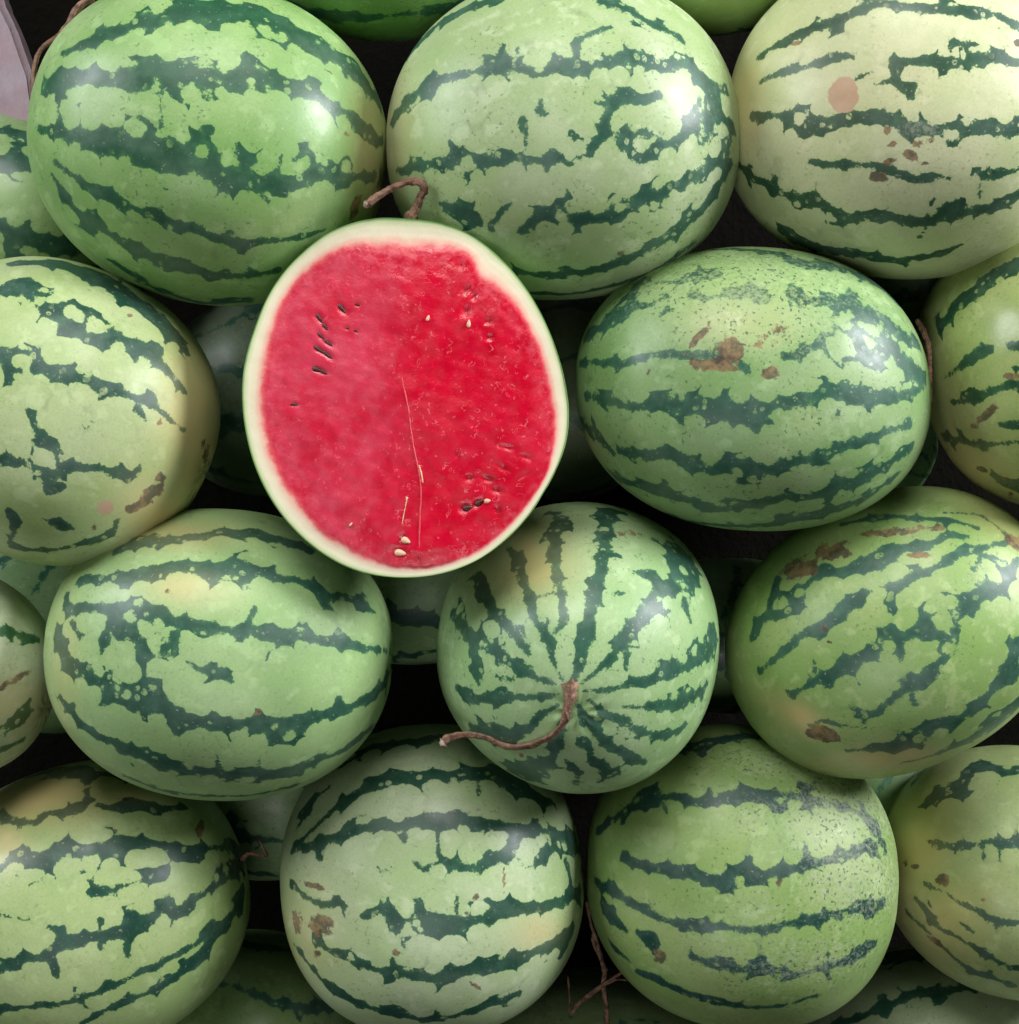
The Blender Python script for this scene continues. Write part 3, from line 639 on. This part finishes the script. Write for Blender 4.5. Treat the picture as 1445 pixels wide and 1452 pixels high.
# ------------------------------------------------------------------ stems
def stem(parent, pts, seed, tip=True, n=44):
    """pts: photograph x, y, w, radius in px"""
    P = [at(x, y, w) for x, y, w, r in pts]; R = [r * 0.82 * (D0 - w) / F for x, y, w, r in pts]
    s = tube('stem', P, R, M_STEM, parent, n=n, sides=14, rough=0.24, seed=seed)
    if tip:
        e = np.array(P[-1]); d = e - np.array(P[-2]); d /= np.linalg.norm(d)
        V, Fs = tube_data([e - d * R[-1] * 0.6, e + d * R[-1] * 0.6, e + d * R[-1] * 1.3], [R[-1] * 1.12, R[-1] * 0.95, R[-1] * 0.45], 8, 9, 0.35, seed + 5)
        inv = np.array(parent.matrix_world.inverted()); V = V @ inv[:3, :3].T + inv[:3, 3]
        mesh_obj('stem_tip', V, Fs, M_TIP, s)
    return s
def surf(px, py, o_c, r):   # depth of a sphere of radius r px about (x, y, w) at a pixel
    x, y, w = o_c
    q = max(r * r - (px - x) ** 2 - (py - y) ** 2, 0.0)
    return w + math.sqrt(q) * (D0 - w) / F
stem(mF, [(811,971,0.079,13),(811,982,0.088,10.5),(806,1002,0.088,7),(800,1022,0.083,5.2),(786,1040,0.075,4.6),(764,1052,0.065,4.4),(738,1058,0.053,4.6),(716,1057,0.045,4.4),(692,1046,0.040,4.2),(666,1041,0.036,4.4),(644,1044,0.035,5.2),(630,1052,0.033,6.2)], 3)
stem(mA, [(58,184,-0.006,5),(52,178,-0.010,4),(50,159,-0.014,3.6),(47,132,-0.016,3.6),(49,99,-0.018,3.8),(58,71,-0.018,4.6),(83,51,-0.018,4.8),(99,31,-0.018,5),(112,10,-0.018,6),(132,-4,-0.018,7)], 4, tip=False)
stem(mE, [(1306,566,-0.006,5),(1317,573,-0.002,5.5),(1319,556,0.000,4),(1319,520,0.002,4),(1317,492,0.002,4.5),(1309,468,0.000,5),(1300,454,-0.004,4)], 5, tip=False)
stem(mD, [(118,786,-0.02,8),(134,790,-0.012,7),(146,786,-0.008,5),(152,783,-0.008,5)], 6)
stem(mJ, [(340,1218,-0.115,6),(352,1210,-0.112,4),(366,1212,-0.11,3),(378,1213,-0.11,3),(372,1200,-0.108,2.2),(367,1188,-0.106,2)], 7, tip=False)

# ------------------------------------------------------------------ the cut half
zO = (330, 230, 2.42)
outer = z2p(zO, [(600,195),(500,190),(420,205),(330,240),(250,300),(180,370),(120,460),(80,560),(50,650),(33,750),(35,850),(50,950),(75,1040),(110,1120),(160,1200),(220,1270),(290,1330),(370,1380),(460,1412),(560,1425),(660,1422),(760,1400),(850,1360),(930,1300),(1000,1230),(1060,1140),(1110,1050),(1145,950),(1152,850),(1138,750),(1108,640),(1068,540),(1018,450),(958,370),(888,300),(800,240),(700,205)])
inner = z2p(zO, [(600,300),(500,288),(400,290),(300,335),(220,405),(170,480),(140,560),(120,660),(108,750),(100,840),(112,930),(140,1020),(180,1100),(230,1180),(300,1260),(400,1325),(500,1375),(600,1395),(700,1385),(810,1350),(900,1290),(980,1210),(1040,1130),(1085,1050),(1105,950),(1100,850),(1080,740),(1050,640),(1010,550),(960,475),(905,425),(845,395),(835,340),(780,300),(700,286)])
HW0 = 0.080
HC = at(577, 565, HW0)
hn = -FWD - 0.09 * RGT + 0.03 * UPV; hn /= np.linalg.norm(hn)
hx = RGT - hn * (RGT @ hn); hx /= np.linalg.norm(hx); hy = np.cross(hn, hx)
HR = np.stack([hx, hy, hn], 1)
def on_cut(q):
    d = FWD + RGT * ((q[:, 0] - W / 2) / F)[:, None] - UPV * ((q[:, 1] - H / 2) / F)[:, None]
    t = ((HC - CAM) @ hn) / (d @ hn)
    return (CAM + d * t[:, None] - HC) @ HR
def polar(q):
    P = on_cut(q); th = np.arctan2(P[:, 1], P[:, 0]); r = np.hypot(P[:, 0], P[:, 1])
    o = np.argsort(th); th, r = th[o], r[o]
    return np.concatenate([th - 2 * np.pi, th, th + 2 * np.pi]), np.tile(r, 3)
NS = 288
TH = np.linspace(-np.pi, np.pi, NS, endpoint=False)
def smooth_r(q, k):
    r = np.interp(TH, *polar(q)); ker = np.hanning(k); ker /= ker.sum()
    return np.convolve(np.concatenate([r[-k:], r, r[:k]]), ker, 'same')[k:-k]
RO, RI = smooth_r(outer, 13), smooth_r(inner, 9)
half = bpy.data.objects.new('halved_watermelon', None); C.objects.link(half)
half.empty_display_size = 0.05
half.matrix_world = Matrix([[*HR[i], HC[i]] for i in range(3)] + [[0, 0, 0, 1]])
bpy.context.view_layer.update()
tag(half, 'cut half watermelon showing red flesh, resting on the striped melons', 'watermelon', None)

# rind shell behind the cut
depth = 0.098
V, Fs = [], []
NR = 40
for k in range(NR):
    t = k / (NR - 1); d = depth * math.sin(t * math.pi / 2); s = math.cos(t * math.pi / 2) ** 0.92 if t < 1 else 0.0
    s = max(s, 0.002)
    r = RO * s
    V.append(np.stack([np.cos(TH) * r + 0.004 * math.sin(t * math.pi / 2), np.sin(TH) * r, np.full(NS, -d)], 1))
V = np.vstack(V)
Fs = [(k * NS + j, (k + 1) * NS + j, (k + 1) * NS + (j + 1) % NS, k * NS + (j + 1) % NS) for k in range(NR - 1) for j in range(NS)]
rind = mesh_obj('rind', V, Fs, skin(40, (158, 190, 120), (140, 180, 100), DKB), half)
sv = np.full(len(V), -0.03)
for k in range(10):
    a0 = math.pi * (k + 0.5) / 10
    # stripes run from the stem end (+y) over the back to the blossom end
    yn = V[:, 1] / RO.mean(); cx = np.hypot(V[:, 0], V[:, 2]) + 1e-6
    ang = np.arctan2(-V[:, 2], V[:, 0])
    sv = np.maximum(sv, 0.008 * np.sqrt(np.clip(1 - yn ** 2, 0, 1)) - np.abs(ang - a0) * cx)
me = rind.data
me.attributes.new('stripe', 'FLOAT', 'POINT').data.foreach_set('value', np.clip(sv, -0.03, 0.02).astype(np.float32))
me.attributes.new('cloud', 'FLOAT_COLOR', 'POINT').data.foreach_set('color', clouds(V, 40).astype(np.float32).ravel())
me.attributes.new('half_width', 'FLOAT', 'POINT').data.foreach_set('value', np.full(len(V), 0.008, np.float32))
me.attributes.new('blemish', 'FLOAT_COLOR', 'POINT').data.foreach_set('color', np.zeros(len(V) * 4, np.float32))

# cut face
SLITS = [(375,503,46,13,-50),(430,490,20,8,-30),(300,540,50,11,-55),(318,565,36,11,-55),(305,600,40,9,-45),(330,622,44,11,-35),(300,645,48,11,-35),(325,660,60,11,-40),(300,715,56,13,-20),(395,572,18,7,-20),(425,580,18,7,-30),(215,832,36,8,-5),(782,355,30,9,80),(875,548,34,12,15),(880,602,30,12,5),(800,440,46,14,45),(805,512,30,22,70),(830,460,26,12,60),(800,1185,50,20,10),(840,1170,40,18,30),(905,1125,50,16,-25),(880,1090,50,14,-20),(812,1085,30,14,0),(585,1290,30,22,40),(575,1340,46,26,0),(770,1000,30,8,70),(910,1195,34,16,-50),(940,980,60,9,-15),(1000,1010,60,9,-15),(990,1080,40,8,30),(930,1050,60,10,-35)]
def loc(zx, zy): return on_cut(z2p(zO, [(zx, zy)]))[0]
mz = (D0 - HW0) / F / 2.42
rings = np.concatenate([np.linspace(0.0, 0.86, 84)[1:], np.linspace(0.867, 1.0, 22)])
Vf = [np.zeros((1, 3))]; T_ = [np.array([5.0])]
for s in rings:
    r = RO * s
    Vf.append(np.stack([np.cos(TH) * r, np.sin(TH) * r, np.zeros(NS)], 1)); T_.append((RO - r) / (RO - RI))
Vf = np.vstack(Vf); T_ = np.concatenate(T_)
dent = np.zeros(len(Vf))
for (x, y, l, wd, an) in SLITS:
    c_ = loc(x, y); d = Vf - c_; a = math.radians(an); u = (d[:, 0] * math.cos(a) + d[:, 1] * math.sin(a)) / (l * mz * 0.5); v = (-d[:, 0] * math.sin(a) + d[:, 1] * math.cos(a)) / (wd * mz * 0.7)
    dent = np.maximum(dent, np.exp(-(u ** 2 + v ** 2)) * min(1.0, wd / 12))
r_ = np.random.default_rng(5)
und = np.zeros(len(Vf))
for _ in range(14):
    d = r_.standard_normal(2) * 60; und += np.sin(Vf[:, 0] * d[0] + Vf[:, 1] * d[1] + r_.random() * 6.28) * 0.00012
for _ in range(20):
    d = r_.standard_normal(2) * 300; und += np.sin(Vf[:, 0] * d[0] + Vf[:, 1] * d[1] + r_.random() * 6.28) * 0.00004
edge = np.clip((1.25 - T_) / 0.5, 0, 1)
ridge = -np.abs(Vf[:, 0] + 0.006 - 0.05 * Vf[:, 1]) * 0.03
Vf[:, 2] = und * (1 - 0.6 * edge) - 0.0020 * dent + (ridge - ridge.min()) * np.clip((T_ - 0.5) * 0.4, 0, 1)
Vf[-NS:, 2] = 0; 
Ff = [(0, 1 + j, 1 + (j + 1) % NS) for j in range(NS)]
for k in range(len(rings) - 1):
    b = 1 + k * NS
    Ff += [(b + j, b + NS + j, b + NS + (j + 1) % NS, b + (j + 1) % NS) for j in range(NS)]
n = NT('flesh'); co = n.obco()
t = n.attr('rim').outputs['Fac']; dn = n.attr('dent').outputs['Fac']
t2 = n.math('MULTIPLY_ADD', n.math('SUBTRACT', n.noise(co, 60, 4, 0.65), 0.5), n.math('MULTIPLY', n.math('MINIMUM', t, 1.0), 0.60), t)
fib = n.noise(n.obco((3, 1, 0), (1, 1, 1)), 45, 5, 0.65)
red = n.mix(n.step(fib, 0.3, 0.72), srgb(190, 0, 34), srgb(208, 8, 48))
red = n.mix(n.step(n.noise(co, 14, 3, 0.6), 0.45, 0.75, 0, 0.45), red, srgb(200, 40, 62))
red = n.mix(n.step(n.noise(co, 220, 3, 0.7), 0.60, 0.78, 0, 0.22), red, srgb(226, 96, 108))
# short pale crescents: glints of the wet cells painted into the flesh colour
vw = n.add('ShaderNodeVectorMath', operation='MULTIPLY_ADD'); n.put(vw.inputs[0], n.noise(co, 70, 2, 0.5, 1)); vw.inputs[1].default_value = (0.03, 0.03, 0.03); n.put(vw.inputs[2], co)
vf = n.voro(vw.outputs[0], 210); scf = n.add('ShaderNodeSeparateColor'); n.put(scf.inputs[0], vf.outputs['Color'])
ring = n.math('MULTIPLY', n.step(vf.outputs['Distance'], 0.30, 0.36), n.step(vf.outputs['Distance'], 0.46, 0.40))
ring = n.math('MULTIPLY', ring, n.math('GREATER_THAN', scf.outputs[0], 0.55))
ring = n.math('MULTIPLY', ring, n.step(n.noise(co, 170, 2), 0.50, 0.58))
red = n.mix(n.math('MULTIPLY', ring, 0.45), red, srgb(236, 130, 136))
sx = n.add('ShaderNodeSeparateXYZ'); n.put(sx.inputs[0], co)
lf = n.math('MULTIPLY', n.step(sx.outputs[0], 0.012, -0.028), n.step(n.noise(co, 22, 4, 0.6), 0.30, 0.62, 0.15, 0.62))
red = n.mix(lf, red, srgb(212, 74, 98))  # left half painted paler pink, imitating the sheen of the left side light
ed = n.math('MULTIPLY', n.step(t2, 2.6, 1.1), n.step(n.noise(co, 130, 3, 0.7), 0.42, 0.66, 0.0, 0.5))
red = n.mix(ed, red, srgb(226, 92, 108))
red = n.mix(n.math('MULTIPLY', n.step(dn, 0.15, 0.8), 0.42), red, srgb(130, 6, 22))
rim = n.add('ShaderNodeValToRGB'); n.put(rim.inputs[0], n.math('MULTIPLY', t2, 0.5))
cr = rim.color_ramp
stops = [(0.0, (70, 116, 58)), (0.022, (112, 152, 84)), (0.06, (196, 204, 158)), (0.16, (226, 222, 190)), (0.30, (230, 214, 186)), (0.42, (232, 176, 158)), (0.52, (222, 92, 98)), (0.64, (206, 30, 52))]
while len(cr.elements) < len(stops): cr.elements.new(0.5)
for e_, (p_, c_) in zip(cr.elements, stops): e_.position = p_; e_.color = (*srgb(*c_), 1)
col = n.mix(n.step(t2, 1.02, 1.35), rim.outputs[0], red)
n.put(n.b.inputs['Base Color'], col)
n.put(n.b.inputs['Roughness'], n.step(n.noise(co, 90, 3), 0.3, 0.7, 0.20, 0.44))
n.b.inputs['Specular IOR Level'].default_value = 0.5
fm = n.step(t2, 0.8, 1.3)
bq = n.bump(n.math('MULTIPLY', n.noise(co, 120, 4, 0.62), fm), 0.0016, 0.42)
n.put(n.b.inputs['Normal'], bq)
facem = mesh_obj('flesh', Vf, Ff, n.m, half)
facem['label'] = 'red wet cut flesh with pale rind border'
facem.data.attributes.new('rim', 'FLOAT', 'POINT').data.foreach_set('value', np.clip(T_, 0, 5).astype(np.float32))
facem.data.attributes.new('dent', 'FLOAT', 'POINT').data.foreach_set('value', dent.astype(np.float32))

# seeds and fibres lodged in the flesh
M_SEED = plain('dark_seed', srgb(42, 16, 14), srgb(92, 34, 26), 500, 0.35, 0.0003)
M_PALE = plain('pale_seed', srgb(236, 206, 170), srgb(222, 160, 128), 400, 0.4, 0.0003)
Us, Fsd = ico(3)
def seed_at(zx, zy, l, wd, an, mat, z=0.0):
    c_ = loc(zx, zy); a = math.radians(an)
    u = Us.copy(); tap = 1 - 0.35 * u[:, 0]
    Q = np.stack([u[:, 0] * l * mz * 0.5, u[:, 1] * wd * mz * 0.5 * tap, u[:, 2] * wd * mz * 0.35], 1)
    Rz = np.array([[math.cos(a), -math.sin(a), 0], [math.sin(a), math.cos(a), 0], [0, 0, 1]])
    Q = Q @ Rz.T + np.array([c_[0], c_[1], z])
    return mesh_obj('seed', Q, Fsd, mat, facem)
zz = float((ridge - ridge.min()).mean())
def fz_at(x, y):
    c_ = loc(x, y); j = np.argmin((Vf[:, 0] - c_[0]) ** 2 + (Vf[:, 1] - c_[1]) ** 2); return Vf[j, 2]
for (x, y, l, wd, an) in [(375,503,40,12,-50),(300,538,46,10,-55),(320,567,28,9,-55),(305,598,34,7,-45),(330,622,40,8,-35),(298,645,44,9,-35),(328,664,46,9,-40),(288,711,26,13,-20),(315,722,30,8,-30),(430,490,18,6,-30),(215,832,32,6,-5),(397,571,12,5,-20),(425,580,14,5,-30),(806,1187,30,17,20),(848,1168,34,15,35)]:
    seed_at(x, y, l * 1.15, wd * 1.35, an, M_SEED, fz_at(x, y) + 0.0006)
for (x, y, l, wd, an) in [(673,538,22,11,70),(812,556,28,13,85),(597,1299,34,22,-25),(577,1341,42,24,-8),(843,1172,16,10,40),(875,1163,22,16,10),(408,1243,16,7,50)]:
    seed_at(x, y, l, wd, an, M_PALE, fz_at(x, y) + 0.0008)
M_FIB = plain('pale_fibre', srgb(222, 84, 92), srgb(204, 44, 60), 300, 0.4, 0.0003)
def fibre(pts, r, mat=M_FIB, seed=0):
    P = np.array([[*loc(x, y)[:2], fz_at(x, y) - 0.45 * r * mz] for x, y in pts])
    V, Fs = tube_data(P, [r * mz] * len(P), 40, 6, 0.3, seed)
    return mesh_obj('fibre', V, Fs, mat, facem)
fibre([(580,730),(590,780),(605,850),(615,930),(625,990),(640,1060),(648,1130),(645,1220),(643,1300),(642,1360)], 2.6)
fibre([(641,1040),(650,1070),(655,1100)], 3.2, M_PALE, 2)
fibre([(603,1145),(594,1190),(585,1240),(578,1290),(576,1325)], 4.0, M_PALE, 3)

HS = [(585,316,0.088,11),(584,308,0.090,8),(589,300,0.092,6),(594,290,0.094,5.2),(597,279,0.096,5),(602,270,0.098,5.5),(598,260,0.100,6),(586,257,0.101,5.5),(572,260,0.102,5),(555,267,0.102,5),(538,277,0.101,5.2),(525,287,0.100,5.5),(521,290,0.100,5.5)]
stem(half, [(x, y, w - 0.020, r) for x, y, w, r in HS], 9)

# ------------------------------------------------------------------ dry vine bits lying in the lower gap
def vine(label, strands, seed):
    o = None
    for k, pts in enumerate(strands):
        P = [at(x, y, w) for x, y, w, r in pts]; R = [r * 0.00058 for x, y, w, r in pts]
        if o is None:
            o = bpy.data.objects.new('dry_vine', None); C.objects.link(o); o.location = P[0]; o.empty_display_size = 0.02
            bpy.context.view_layer.update()
        tube('strand', P, R, M_STEM, o, n=50, sides=7, rough=0.3, seed=seed + k)
    tag(o, label, 'vine', 'dry vine bits in the gaps')
def q12(l): return [(800 + x / 2.89, 1010 + y / 2.89, w, r) for x, y, w, r in l]
vine('long dry vine strand hanging between the pale rounded and frosty melons', [q12([(92,770,-0.13,2.2),(108,860,-0.135,2.0),(130,930,-0.14,2.2),(150,1010,-0.15,2.4),(165,1065,-0.155,3.0),(160,1120,-0.16,3.0),(172,1200,-0.165,3.0),(176,1290,-0.17,3.4)]),
     q12([(118,900,-0.14,1.4),(124,960,-0.145,1.6),(160,1040,-0.155,1.6)])], 60)
vine('forked brown vine twig bent across the lower gap', [q12([(262,1050,-0.14,2.0),(225,1075,-0.145,2.6),(170,1110,-0.155,2.6),(110,1150,-0.165,2.8),(60,1190,-0.17,2.6),(26,1232,-0.175,3.0),(22,1160,-0.18,2.2),(14,1080,-0.185,1.6)]),
     q12([(255,1098,-0.145,1.2),(215,1095,-0.15,1.6),(175,1112,-0.155,1.8)])], 70)

# ------------------------------------------------------------------ board at the heap's edge and the bed under the heap
n = NT('weathered_board'); co = n.obco(); cs = n.obco((0, 0, 0), (1, 0.12, 1))
c = n.mix(n.noise(cs, 90, 5, 0.7), srgb(132, 116, 128), srgb(176, 158, 168)); c = n.mix(n.step(n.noise(co, 25, 4), 0.45, 0.7, 0, 0.6), c, srgb(158, 128, 134))
n.put(n.b.inputs['Base Color'], c); n.b.inputs['Roughness'].default_value = 0.7
n.put(n.b.inputs['Normal'], n.bump(n.noise(cs, 260, 5, 0.7), 0.001, 0.7))
bm = bmesh.new()
bw_ = -0.15
edge_px = [(-60, -330), (-36, -180), (2, 0), (21, 38), (45, 107), (53, 165), (56, 260), (52, 420)]
left = -190
top = []
for x, y in edge_px: top.append(at(x, y, bw_))
for x, y in [(left, 420), (left, -330)]: top.append(at(x, y, bw_))
vt = [bm.verts.new(p) for p in top]; vb = [bm.verts.new(np.array(p) + FWD * 0.03) for p in top]
bm.faces.new(vt); bm.faces.new(vb[::-1])
for i in range(len(vt)): bm.faces.new((vt[i], vb[i], vb[(i + 1) % len(vt)], vt[(i + 1) % len(vt)]))
bmesh.ops.recalc_face_normals(bm, faces=bm.faces[:])
bmesh.ops.bevel(bm, geom=[e for e in bm.edges], offset=0.005, segments=3, affect='EDGES')
me = bpy.data.meshes.new('board'); bm.to_mesh(me); bm.free(); me.materials.append(n.m)
o = bpy.data.objects.new('board', me); C.objects.link(o)
tag(o, 'mauve grey weathered board standing at the heap edge', 'board')

g = plain('dark_ground', srgb(14, 14, 12), srgb(26, 24, 20), 30, 0.95, 0.004)
corners = [(-900, -900, -0.24), (2400, -900, -0.24), (2400, 2400, -0.50), (-900, 2400, -0.50)]
N = 40; V = []
for i in range(N + 1):
    for j in range(N + 1):
        x = -900 + 3300 * j / N; y = -900 + 3300 * i / N
        V.append(at(x, y, -0.27 - 0.15 * (y - 0) / 1450 + 0.006 * random.uniform(-1, 1)))
Fs = [(i * (N + 1) + j, (i + 1) * (N + 1) + j, (i + 1) * (N + 1) + j + 1, i * (N + 1) + j + 1) for i in range(N) for j in range(N)]
o = mesh_obj('ground', V, Fs, g); o['kind'] = 'structure'; o['label'] = 'dark sloping earth under the heap'
